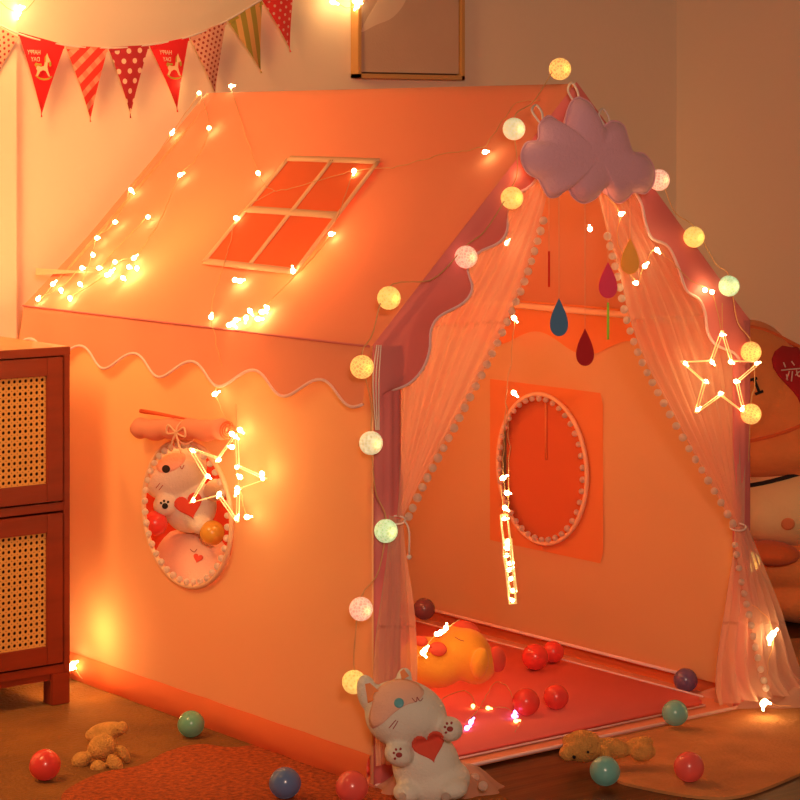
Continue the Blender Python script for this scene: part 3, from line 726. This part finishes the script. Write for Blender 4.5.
# cotton ball lamps
lm = {'gold': ball_lamp_mat('gold_thread_ball', (1, .50, .12), 1.25), 'white': ball_lamp_mat('white_thread_ball', (.85, .75, .42), .85), 'yellow': ball_lamp_mat('yellow_thread_ball', (1, .66, .16), 1.0),
      'pink': ball_lamp_mat('pink_thread_ball', (1, .52, .34), 1.0), 'green': ball_lamp_mat('green_thread_ball', (.60, .82, .42), .95)}
bs = B(); sph(bs, (0, 0, 0), .0225, 24); bme = {}
for k, m_ in lm.items():
    me = bpy.data.meshes.new('ball_shade'); bs.to_mesh(me); me.materials.append(m_); bme[k] = me
    for p in me.polygons: p.use_smooth = True
bs.free()
def ball_string(label, spec, off, extra):
    P = [F(x, y, off if y < 560 or x < 600 else .035) for x, y, c in spec]
    t = thing('ball_light_string', label, 'string lights', P[len(P) // 2])
    for p, (x, y, c) in zip(P, spec):
        o = bpy.data.objects.new('ball_lamp', bme[c]); C.objects.link(o); o.parent = t; o.location = p - wloc(t)
        o.rotation_euler = (random.random() * 3, random.random() * 3, 0)
    bm = B(); W_ = []
    for i, p in enumerate(P):
        W_.append(p + UP * .022)
        if i < len(P) - 1: m_ = p.lerp(P[i + 1], .5); W_.append(m_ + Vector((.012 if i % 2 else -.008, 0, -.004)))
    tube(bm, spline(W_ + extra, 90), .0012, 5); obj('wire', bm, M['wire'], t)
    for i, p in enumerate(P):
        l = light('ball_glow', 'POINT', p - wloc(t) + Vector((0, -.034, 0)), (1, .55, .2), .018, .01); l.parent = t
    return t
ball_string('string of thread ball lights down the left gable edge and pole',
            [(560, 69, 'gold'), (514, 129, 'white'), (512, 198, 'yellow'), (466, 257, 'pink'), (389, 298, 'yellow'), (362, 367, 'gold'), (371, 443, 'white'), (386, 531, 'green'), (361, 609, 'pink'), (354, 682, 'yellow')], -.035, [])
ball_string('string of thread ball lights down the right gable edge and pole',
            [(659, 180, 'pink'), (694, 237, 'yellow'), (729, 286, 'green'), (751, 352, 'gold'), (751, 414, 'gold'), (750, 562, 'yellow')], -.035, [])

# ================================================================= CABINET
kx, ky, kh = -.121, .933, .784; KW, KD = .42, .36
cab = thing('cane_cabinet', 'dark cherry wood cabinet with two woven cane doors beside the tent', 'cabinet', (kx - KW / 2, ky, 0))
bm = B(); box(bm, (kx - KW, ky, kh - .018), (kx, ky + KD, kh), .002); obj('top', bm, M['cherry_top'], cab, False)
bm = B()
box(bm, (kx - .016, ky, .07), (kx, ky + KD, kh - .018), .0015); box(bm, (kx - KW, ky, .07), (kx - KW + .016, ky + KD, kh - .018), .0015)
box(bm, (kx - KW, ky - .002, kh - .019), (kx, ky + .014, kh - .001), .001)
box(bm, (kx - KW + .016, ky + .001, .07), (kx - .016, ky + KD - .008, .088)); box(bm, (kx - KW + .016, ky + .001, .425), (kx - .016, ky + KD - .008, .443)); box(bm, (kx - KW + .016, ky + KD - .008, .07), (kx - .016, ky + KD - .001, kh - .02))
obj('carcass', bm, M['cherry'], cab, False)
def door(z0, z1, f):
    x0, x1 = kx - KW + .018, kx - .019; y = ky - .003
    bm = B()
    for a_, b_ in (((x0, z0), (x0 + f, z1)), ((x1 - f, z0), (x1, z1)), ((x0 + f, z0), (x1 - f, z0 + f)), ((x0 + f, z1 - f), (x1 - f, z1))):
        box(bm, (a_[0], y, a_[1]), (b_[0], y + .016, b_[1]), .0012)
    d = obj('door', bm, M['cherry'], cab, False)
    bm = B(); box(bm, (x0 + f, y + .006, z0 + f), (x1 - f, y + .008, z1 - f)); obj('cane_panel', bm, M['cane'], d, False)
    bm = B(); box(bm, (x0 + f, y + .05, z0 + f - .02), (x1 - f, y + .054, z1 - f + .01)); obj('shade_backing', bm, M['dark'], d, False)  # dark sheet added as the cabinet's inner shade, seen through the holes
door(.447, kh - .022, .040); door(.092, .420, .040)
for x in (kx - .045, kx - KW):
    for y in (ky, ky + KD - .04):
        bm = B(); box(bm, (x, y, 0), (x + .045 if x < kx - .1 else kx, y + .04, .07), .002); obj('leg', bm, M['cherry'], cab, False)
bm = B(); box(bm, (kx - KW, ky + .006, .055), (kx, ky + .02, .07)); obj('apron', bm, M['cherry'], cab, False)

# ================================================================= PICTURE AND BUNTING
pf = thing('framed_picture', 'framed taupe painting with a pale petal on the back wall', 'picture', onY(410, 78, 1.5))
pa, pb = onY(357, 78, 1.47), onY(464, 79, 1.47); zt = pa.z + .42
bm = B(); fw_ = .012
for a_, b_ in (((pa.x, pa.z), (pa.x + fw_, zt)), ((pb.x - fw_, pa.z), (pb.x, zt)), ((pa.x, pa.z), (pb.x, pa.z + fw_)), ((pa.x, zt - fw_), (pb.x, zt))):
    box(bm, (a_[0], 1.465, a_[1]), (b_[0], 1.499, b_[1]), .001)
obj('frame', bm, M['frame_wood'], pf, False)
bm = B(); box(bm, (pa.x + fw_, 1.488, pa.z + fw_), (pb.x - fw_, 1.499, zt - fw_)); obj('backing', bm, M['canvas_dark'], pf, False)
bm = B(); box(bm, (pa.x + fw_ + .004, 1.474, pa.z + fw_ + .005), (pb.x - fw_ - .004, 1.486, zt - fw_ - .005)); cv = obj('canvas', bm, M['canvas'], pf, False)
pt = spline([onY(x, y, 1.4735) for x, y in ((361, 32), (366, 20), (378, 0), (385, -22), (402, -30), (408, -12), (404, 4), (392, 18), (376, 25), (361, 33))], 40)[:-1]
bm = B(); poly(bm, pt, Vector((0, .0006, 0))); obj('painted_petal', bm, M['petal'], cv, False)

FY = 1.46
bun = thing('bunting', 'string of patterned triangular party flags across the back wall', 'bunting', onY(130, 46, FY))
tops = [(-30, 8), (17, 33), (64, 45), (107, 48), (148, 45), (188, 37), (226, 21), (261, 0), (292, -16)]
flags = [((-28, 12), (17, 37), (-6, 84), 'pd'), ((18, 32), (64, 45), (42, 117), 'h'), ((65, 45), (107, 48), (91, 122), 'pl'), ((108, 47), (148, 45), (131, 118), 'wd'), ((149, 45), (188, 37), (178, 112), 'h'),
         ((189, 36), (225, 21), (216, 97), 'pd'), ((227, 20), (261, 1), (262, 73), 'st'), ((262, 0), (293, -16), (291, 52), 'sd')]
FM = {'pd': pattern_mat('peach_flag_small_dots', (.85, .42, .30), (.40, .03, .03), 'dots', .0115, .30), 'h': mat('red_flag_cloth', (.85, .02, .03), .85),
      'pl': pattern_mat('red_plaid_flag', (.85, .05, .04), (.88, .42, .28), 'plaid', .046), 'wd': pattern_mat('maroon_flag_cream_dots', (.50, .03, .05), (.92, .66, .50), 'dots', .025, .27),
      'st': pattern_mat('olive_striped_flag', (.85, .48, .16), (.42, .34, .06), 'stripes', .034), 'sd': pattern_mat('red_flag_fine_dots', (.85, .04, .04), (.95, .5, .4), 'dots', .017, .22)}
FLAB = {'pd': 'peach flag with small dark dots', 'h': 'red flag with a rocking horse print', 'pl': 'red and pink plaid flag', 'wd': 'maroon flag with large cream dots', 'st': 'olive and gold striped flag', 'sd': 'red flag with fine pale dots'}
horse_body = [(-.9, -.1), (-.75, .15), (-.35, .05), (.0, .1), (.12, .55), (.2, .85), (.38, 1.15), (.5, .85), (.75, .5), (.7, .38), (.42, .42), (.38, .0), (.5, -.35), (.72, -.75), (.5, -.72), (.2, -.3), (-.1, -.22), (-.45, -.35), (-.7, -.72), (-.92, -.7), (-.75, -.3)]
rock = [(-1., -.72), (-.5, -.98), (0, -1.06), (.5, -1.0), (.9, -.8), (.9, -.68), (.5, -.85), (0, -.92), (-.5, -.84), (-1., -.6)]
mane = [(.05, .45), (.1, .85), (.25, 1.0), (.22, .7), (.18, .4)]
tail = [(-.95, .0), (-1.1, .2), (-.95, .38), (-.7, .3), (-.3, .3), (-.3, .12), (-.7, .15)]
muz = [(.6, .5), (.8, .45), (.82, .15), (.66, .05), (.55, .3)]
hm = {'b': mat('cream_print', (.92, .62, .38), .9), 'g': mat('olive_print', (.50, .38, .06), .9)}
def flat_print(name, P, mt, parent, c, s, y):
    bm = B(); poly(bm, [Vector((c.x + x * s * .8, y, c.z + z * s)) for x, z in P], Vector((0, -.0004, 0))); return obj(name, bm, mt, parent, False)
for (a_, b_, c_, kd) in flags:
    A, Bq, T = onY(*a_, FY), onY(*b_, FY), onY(*c_, FY)
    n = 14; bm = B(); uvl = bm.loops.layers.uv.new('UVMap')
    e = (Bq - A).normalized(); dn = Vector((e.z, 0, -e.x))
    rows = []
    for j in range(n + 1):
        f = j / n; L0, R_ = A.lerp(T, f), Bq.lerp(T, f)
        rows.append([bm.verts.new(L0.lerp(R_, i / 8) + Vector((0, -.006 * math.sin(PI * f * .9 + i * .3), 0))) for i in range(9)])
    for j in range(n):
        for i in range(8):
            vs = (rows[j][i], rows[j][i + 1], rows[j + 1][i + 1], rows[j + 1][i])
            if j == n - 1: 
                fc = bm.faces.new(vs)
            else: fc = bm.faces.new(vs)
            for lp in fc.loops:
                d_ = lp.vert.co - A; lp[uvl].uv = (d_.dot(e) + 1, d_.dot(dn) + 1)
    fo = obj('flag', bm, FM[kd], bun, True); fo['label'] = FLAB[kd]
    bm = B(); grid(bm, lambda u, v: A.lerp(Bq, u) + Vector((0, -.0035 - .001 * v, 0)) + dn * (.010 * v), 8, 1); obj('top_seam', bm, FM[kd] if kd != 'st' else hm['g'], fo)
    if kd == 'h':
        c0 = A.lerp(Bq, .5).lerp(T, .40); c0 = c0 + Vector((.0, 0, .006)); yp = FY - .012
        for nm, P, mm in (('horse_print', horse_body, 'b'), ('horse_print', rock, 'g'), ('horse_print', mane, 'g'), ('horse_print', tail, 'g'), ('horse_print', muz, 'g')):
            flat_print(nm, P, hm[mm], fo, c0, .030, yp - (.0006 if mm == 'g' else 0))
        for tx, dz, dx in (('HAPPY', .031, -.028), ('DAY', .014, -.024)):
            cu = bpy.data.curves.new('lettering', 'FONT'); cu.body = tx; cu.size = .0155; cu.align_x = 'CENTER'; cu.extrude = .0002
            tmp = bpy.data.objects.new('lettering_curve', cu); C.objects.link(tmp)
            dg_ = bpy.context.evaluated_depsgraph_get(); dg_.update(); me = bpy.data.meshes.new_from_object(tmp.evaluated_get(dg_)); bpy.data.objects.remove(tmp); me.materials.clear()
            to = bpy.data.objects.new('lettering', me); C.objects.link(to); to.data.materials.append(M['petal']); to.parent = fo
            to.location = Vector((c0.x + dx, yp - .001, c0.z + dz)) - wloc(fo); to.rotation_euler = (PI / 2, 0, 0); to.scale = (-.78, 1, 1)
bm = B(); tube(bm, spline([onY(x, y, FY - .003) for x, y in tops], 60), .0028, 6); obj('cord', bm, M['cord'], bun)

# ================================================================= PLAY BALLS
def ball(px, py, r, col, label, z=0.0):
    c = onZ(px, py, z + r); c.x = min(c.x, TW - .034) if c.y > .02 and c.x < TW + .08 else c.x; bm = B(); sph(bm, c, r, 32)
    # moulded seam
    tube(bm, [c + (RT * math.cos(t) + UP * math.sin(t) * .8 + FW * math.sin(t) * .6) * (r * .999) for t in [2 * PI * i / 40 for i in range(40)]], .0007, 5, True)
    o = obj('play_ball', bm, BALL[col], None, base=c - UP * r); tag(o, label, 'ball', 'plastic play balls'); return o
ball(191, 724, .0275, 'green', 'green plastic ball against the tent left hem')
ball(45, 765, .0300, 'red', 'red plastic ball on the mustard rug left of the small tan teddy')
ball(285, 783, .0295, 'blue', 'slate blue plastic ball on the rust patch of rug')
ball(352, 787, .0300, 'coral', 'coral red plastic ball beside the front left tent corner')
ball(605, 771, .0285, 'teal', 'teal plastic ball touching the lying tan teddy')
ball(689, 767, .0290, 'coral', 'red plastic ball alone on the light tan rug')
ball(675, 713, .0270, 'teal', 'green plastic ball on the front lip of the tent floor', .006)
ball(701, 677, .0265, 'purple', 'purple plastic ball behind the right sheer curtain', .004)
ball(424, 609, .0275, 'plum', 'dark plum plastic ball at the back of the tent beside the yellow plush', .026)
ball(535, 657, .0300, 'red', 'red plastic ball, left of the touching pair at the back of the tent mat', .026)
ball(553, 652, .0250, 'red', 'red plastic ball, right of the touching pair at the back of the tent mat', .026)
ball(526, 702, .0285, 'red', 'red plastic ball on the tent mat, left of the front two', .026)
ball(556, 697, .0265, 'red', 'red plastic ball on the tent mat, right of the front two', .026)

# ================================================================= PLUSH TOYS
# --- white cat leaning at the front left corner
def px_r(v, D): return v * D / FX
D = 4.36
cat = thing('plush_cat', 'white and pink plush cat with red heart leaning at the front tent corner', 'plush toy', onZ(425, 800, 0))
def E(px, py, rx, rz, ry, a=0, D=D, dy=0): return (at(px, py, D + dy), (px_r(rx, D), ry, px_r(rz, D)), tilt(math.radians(a)))
body = blob('body', [E(406, 712, 42, 31, .062, 16), E(398, 718, 34, 28, .062, 20), E(426, 765, 34, 34, .055, -18), E(433, 782, 38, 24, .06, -10), E(399, 754, 15, 12, .03, 20, dy=-.045), E(450, 729, 13, 12, .03, 20, dy=-.03),
                     E(368, 694, 11, 20, .018, -14), E(404, 678, 8, 11, .012, 10, dy=.02), E(408, 792, 15, 11, .03, 0, dy=-.04), E(452, 788, 16, 11, .03, 0, dy=-.04)], M['fur_white'], cat, .0035)
tr = bvh(body)
decal('cheek_fur', [(p_.x, p_.y) for p_ in spline([(372, 705, 0), (375, 692, 0), (387, 682, 0), (402, 679, 0), (416, 683, 0), (424, 692, 0), (418, 701, 0), (406, 705, 0), (394, 713, 0), (382, 724, 0), (372, 728, 0), (369, 718, 0), (372, 705, 0)], 40)[:-1]], tr, M['fur_pink'], cat, .0008, 8, 'pink patch over one side of the head')
decal('ear_lining', [(365, 684), (370, 683), (379, 691), (373, 701), (368, 703)], tr, M['blush'], cat, .0012, 4)
decal('ear_lining', [(400, 672), (404, 669), (409, 676), (402, 680)], tr, M['blush'], cat, .0012, 4)
decal('eye', circ(399, 703, 5), tr, M['teal'], cat, .003, 3, 'round teal eye')
stroke('mouth', [(412, 698), (416, 702), (417, 697)], .0007, tr, M['maroon'], cat); stroke('mouth', [(417, 697), (420, 701), (423, 698)], .0007, tr, M['maroon'], cat)
stroke('whisker', [(389, 728), (396, 720)], .0008, tr, M['maroon'], cat); stroke('whisker', [(393, 729), (398, 721)], .0008, tr, M['maroon'], cat)
decal('heart', heart(429, 746, 16.5, -.3), tr, M['red_felt'], cat, .002, 8, 'red felt heart held on the chest', .003)
for cx, cy in ((399, 755), (450, 729)):
    decal('paw_pad', circ(cx, cy, 3.2, 2.6), tr, M['maroon'], cat, .0015, 3)
    for dx, dy in ((-5, -2), (-3, -5.5), (1.5, -6), (-4, 3.5)): decal('paw_pad', circ(cx + dx, cy + dy, 1.2), tr, M['maroon'], cat, .0015, 2)

# --- toys seen through the side window
Dw = (onX(190, 513, 0) - CAM).dot(FW) + .26; cb0 = at(192, 560, Dw + .05)
bol = thing('plush_cushion', 'round pink plush cushion inside the tent under the side window', 'cushion', Vector((cb0.x, cb0.y, .026)))
bm = B()
def cyl(a_, b_):
    t = a_ * 2 * PI; q = b_; r = .105 * (math.sin(PI * min(q, 1)) ** .35) if 0 < q < 1 else .001
    return Vector((cb0.x, cb0.y, .026)) + Vector((math.cos(t) * r * .95, math.sin(t) * r * 1.1, .335 * q + .004 * math.sin(12 * t) * (r > .1)))
grid(bm, cyl, 72, 24); cu_ = obj('cushion_body', bm, M['fur_pink'], bol)
trc = bvh(cu_)
decal('heart_print', heart(198, 558, 5, .3), trc, M['red_felt'], bol, .001, 3); stroke('mouth', [(190, 549), (194, 552), (197, 549)], .0008, trc, M['maroon'], bol)
cat2 = thing('plush_cat', 'white plush cat with red heart seen through the oval side window', 'plush toy', at(188, 530, Dw))
def E2(px, py, rx, rz, ry, a=0, dy=0): return (at(px, py, Dw + dy), (px_r(rx, Dw), ry, px_r(rz, Dw)), tilt(math.radians(a)))
b2 = blob('body', [E2(175, 473, 34, 25, .06, -28), E2(190, 506, 27, 27, .05, 0), E2(165, 505, 12, 11, .03, 0, -.04), E2(216, 490, 12, 11, .03, 0, -.04), E2(150, 452, 8, 13, .016, -40), E2(190, 448, 8, 12, .016, 20), E2(200, 524, 12, 10, .03, 0, -.03)], M['fur_white'], cat2, .004)
tr2 = bvh(b2)
decal('heart', heart(189, 505, 14, -.3), tr2, M['red_felt'], cat2, .002, 7, None, .003)
decal('cheek_fur', circ(171, 462, 16, 9, a=-.5), tr2, M['fur_pink'], cat2, .0006, 5)
decal('eye', circ(166, 469, 4), tr2, M['black'], cat2, .002, 3)
stroke('mouth', [(180, 466), (182, 469), (184, 465)], .0009, tr2, M['maroon'], cat2); stroke('whisker', [(156, 488), (160, 483)], .0009, tr2, M['maroon'], cat2); stroke('whisker', [(159, 490), (163, 485)], .0009, tr2, M['maroon'], cat2)
for dx, dy, r in ((0, 0, 3), (-4, -3, 1.2), (-1, -5, 1.2), (3, -4, 1.2)): decal('paw_pad', circ(165 + dx, 506 + dy, r), tr2, M['black'], cat2, .0015, 2)
rc = at(193, 470, Dw + .24)
rcu = thing('large_cushion', 'large red cushion standing behind the cat in the side window', 'cushion', Vector((rc.x, rc.y, .026)))
bm = B(); sph(bm, Vector((rc.x, rc.y, .036 + .31)), (.15, .05, .31), 32, CR); obj('cushion_body', bm, M['red_felt'], rcu)
for px, py, col, lb in ((212, 533, 'gold', 'gold plastic ball resting on the pink cushion in the side window'), (155, 523, 'red', 'red plastic ball at the left inside the side window')):
    c = at(px, py, Dw - .05); bm = B(); sph(bm, c, .028, 24); o = obj('play_ball', bm, BALL[col], None, base=c - UP * .028); tag(o, lb, 'ball', 'plastic play balls')

# --- yellow plush lying on the mat
Dy = 4.93
yel = thing('plush_animal', 'yellow plush animal with red ears lying on the tent mat', 'plush toy', onZ(445, 690, .026))
def E3(px, py, rx, rz, ry, a=0, dy=0): return (at(px, py, Dy + dy), (px_r(rx, Dy), ry, px_r(rz, Dy)), tilt(math.radians(a)))
yb = blob('body', [E3(428, 662, 31, 25, .055, 0), E3(440, 665, 30, 22, .055, -15), E3(463, 654, 28, 26, .055, -10), E3(475, 662, 22, 22, .05, 0), E3(480, 663, 9, 16, .022, 10, -.06), E3(455, 634, 14, 9, .03, -20, .02)], M['fur_yellow'], yel, .004)
ty = bvh(yb)
for (px, py, rx, rz, nm, mt) in ((438, 649, 9, 7, 'ear', 'red_felt'), (421, 641, 7, 5, 'ear', 'red_felt')):
    bm = B(); sph(bm, at(px, py, Dy - .055), (px_r(rx, Dy), .012, px_r(rz, Dy)), 16, tilt(.2)); obj(nm, bm, M[mt], yel)
bm = B(); sph(bm, at(497, 659, Dy - .01), (px_r(9, Dy), .02, px_r(13, Dy)), 20, tilt(-.1)); obj('foot', bm, M['red_felt'], yel)
bm = B(); sph(bm, at(466, 630, Dy + .02), (px_r(14, Dy), .02, px_r(9, Dy)), 20, tilt(.3)); obj('foot', bm, M['red_felt'], yel)
stroke('mouth', [(455, 637), (460, 640), (464, 641)], .0008, ty, M['maroon'], yel)

# --- small teddies on the floor
def teddy(name, label, base, parts, eyes, D_):
    t = thing(name, label, 'teddy bear', base)
    b_ = blob('body', [(at(x, y, D_ + dy), (px_r(rx, D_), ry, px_r(rz, D_)), tilt(math.radians(a))) for x, y, rx, rz, ry, a, dy in parts], M['fur_tan'], t, .0028, smooth_it=2)
    tr_ = bvh(b_)
    for x, y, r in eyes: decal('nose', circ(x, y, r), tr_, M['black'], t, .0015, 2)
    return t, tr_
Dt = FX * 1.22 / (748 - HOR)
teddy('teddy_bear', 'small tan teddy bear slumped on the rug left of the tent', onZ(100, 774, 0),
      [(107, 731, 20, 9, .02, -8, .03), (92, 735, 7, 6, .012, 0, .02), (122, 728, 6, 7, .012, 0, .02), (102, 747, 15, 12, .025, -20, 0), (81, 760, 10, 8, .018, -25, -.01), (98, 768, 8, 8, .016, 30, -.035), (115, 764, 7, 11, .016, -35, -.03), (124, 754, 5, 10, .013, -30, .0)], [], Dt)
Dt2 = FX * 1.22 / (752 - HOR)
teddy('teddy_bear', 'small tan teddy bear lying on its side at the tent entrance', onZ(600, 765, 0),
      [(583, 746, 20, 16, .03, 0, 0), (570, 741, 8, 7, .014, 0, .01), (568, 753, 9, 8, .016, 0, -.02), (612, 748, 20, 10, .022, 8, 0), (606, 757, 6, 12, .014, -15, -.02), (638, 745, 16, 8, .016, -15, .02), (643, 752, 13, 9, .018, -8, -.01)], [(574, 757, 1.6), (588, 752, 1.3)], Dt2)

# --- big plush at the right behind the tent
Db = 6.0
big = thing('plush_doll', 'large plush doll in orange knit jumper behind the tent right side', 'plush toy', onZ(820, 640, 0))
def E4(px, py, rx, rz, ry, a=0, dy=0): return (at(px, py, Db + dy), (px_r(rx, Db), ry, px_r(rz, Db)), tilt(math.radians(a)))
j = blob('jumper', [E4(812, 418, 88, 72, .17, 0), E4(752, 385, 50, 66, .15, -6), E4(744, 352, 44, 32, .13, 10), E4(790, 445, 80, 30, .165, -8)], M['fur_orange'], big, .008)
tj = bvh(j)
bm = B(); tube(bm, [h for h in [ (tj.ray_cast(CAM, ray(x, y).normalized())[0]) for x, y in ((741, 329), (752, 327), (765, 330), (776, 335), (788, 342), (799, 347), (812, 352))] if h is not None], .006, 8); obj('collar_fold', bm, M['fur_dorange'], big)
bm = B(); tube(bm, [h for h in [ (tj.ray_cast(CAM, ray(x, y).normalized())[0]) for x, y in ((742, 443), (756, 440), (772, 436), (788, 431), (800, 426), (815, 420))] if h is not None], .005, 8); obj('jumper_hem', bm, M['fur_dorange'], big)
decal('heart', heart(803, 370, 32, .1), tj, M['dark_red'], big, .004, 8, 'dark red heart with pale stitched writing', .004)
for st in (((782, 362), (786, 366)), ((791, 361), (794, 365)), ((782, 370), (802, 367)), ((788, 372), (785, 379)), ((793, 369), (791, 380)), ((797, 373), (795, 379)), ((796, 369), (800, 375), (806, 372))):
    stroke('stitching', st, .0019, tj, M['white_thread'], big) if False else None
th_ = None
hd = [o for o in big.children if o.name.startswith('heart')][0]
for st in (((783, 362), (785, 367)), ((791, 361), (794, 365)), ((781, 370), (791, 369), (803, 368)), ((789, 371), (786, 379)), ((786, 374), (787, 380)), ((792, 371), (791, 381)), ((799, 371), (795, 375)), ((796, 370), (798, 376), (804, 374))):
    o = stroke('stitching', st, .0018, tj, M['white_thread'], big)
    if o: o.location = -FW * .007
for P in (((750, 380), (757, 378)), ((754, 379), (759, 392)), ((755, 394), (763, 391))):
    o = stroke('lettering', P, .0036, tj, M['black'], big)
    if o: o.location = -FW * .003; o['label'] = 'black letter I'
hdb = blob('head', [E4(800, 502, 72, 44, .17, -3, .0), E4(765, 510, 34, 32, .13, 0, -.02)], M['fur_cream'], big, .008)
th2 = bvh(hdb)
stroke('mouth_line', [(748, 486), (765, 483), (785, 478), (800, 474), (830, 468)], .0062, th2, M['black'], big)
decal('cheek', circ(788, 524, 7, 6), th2, M['blush'], big, .003, 4)
blob('lower_body', [E4(800, 560, 72, 34, .17, 0, .04), E4(812, 592, 70, 30, .17, 0, .04)], M['fur_orange'], big, .008)
blob('arm', [E4(770, 553, 30, 12, .06, 4, -.12)], M['fur_dorange'], big, .006)
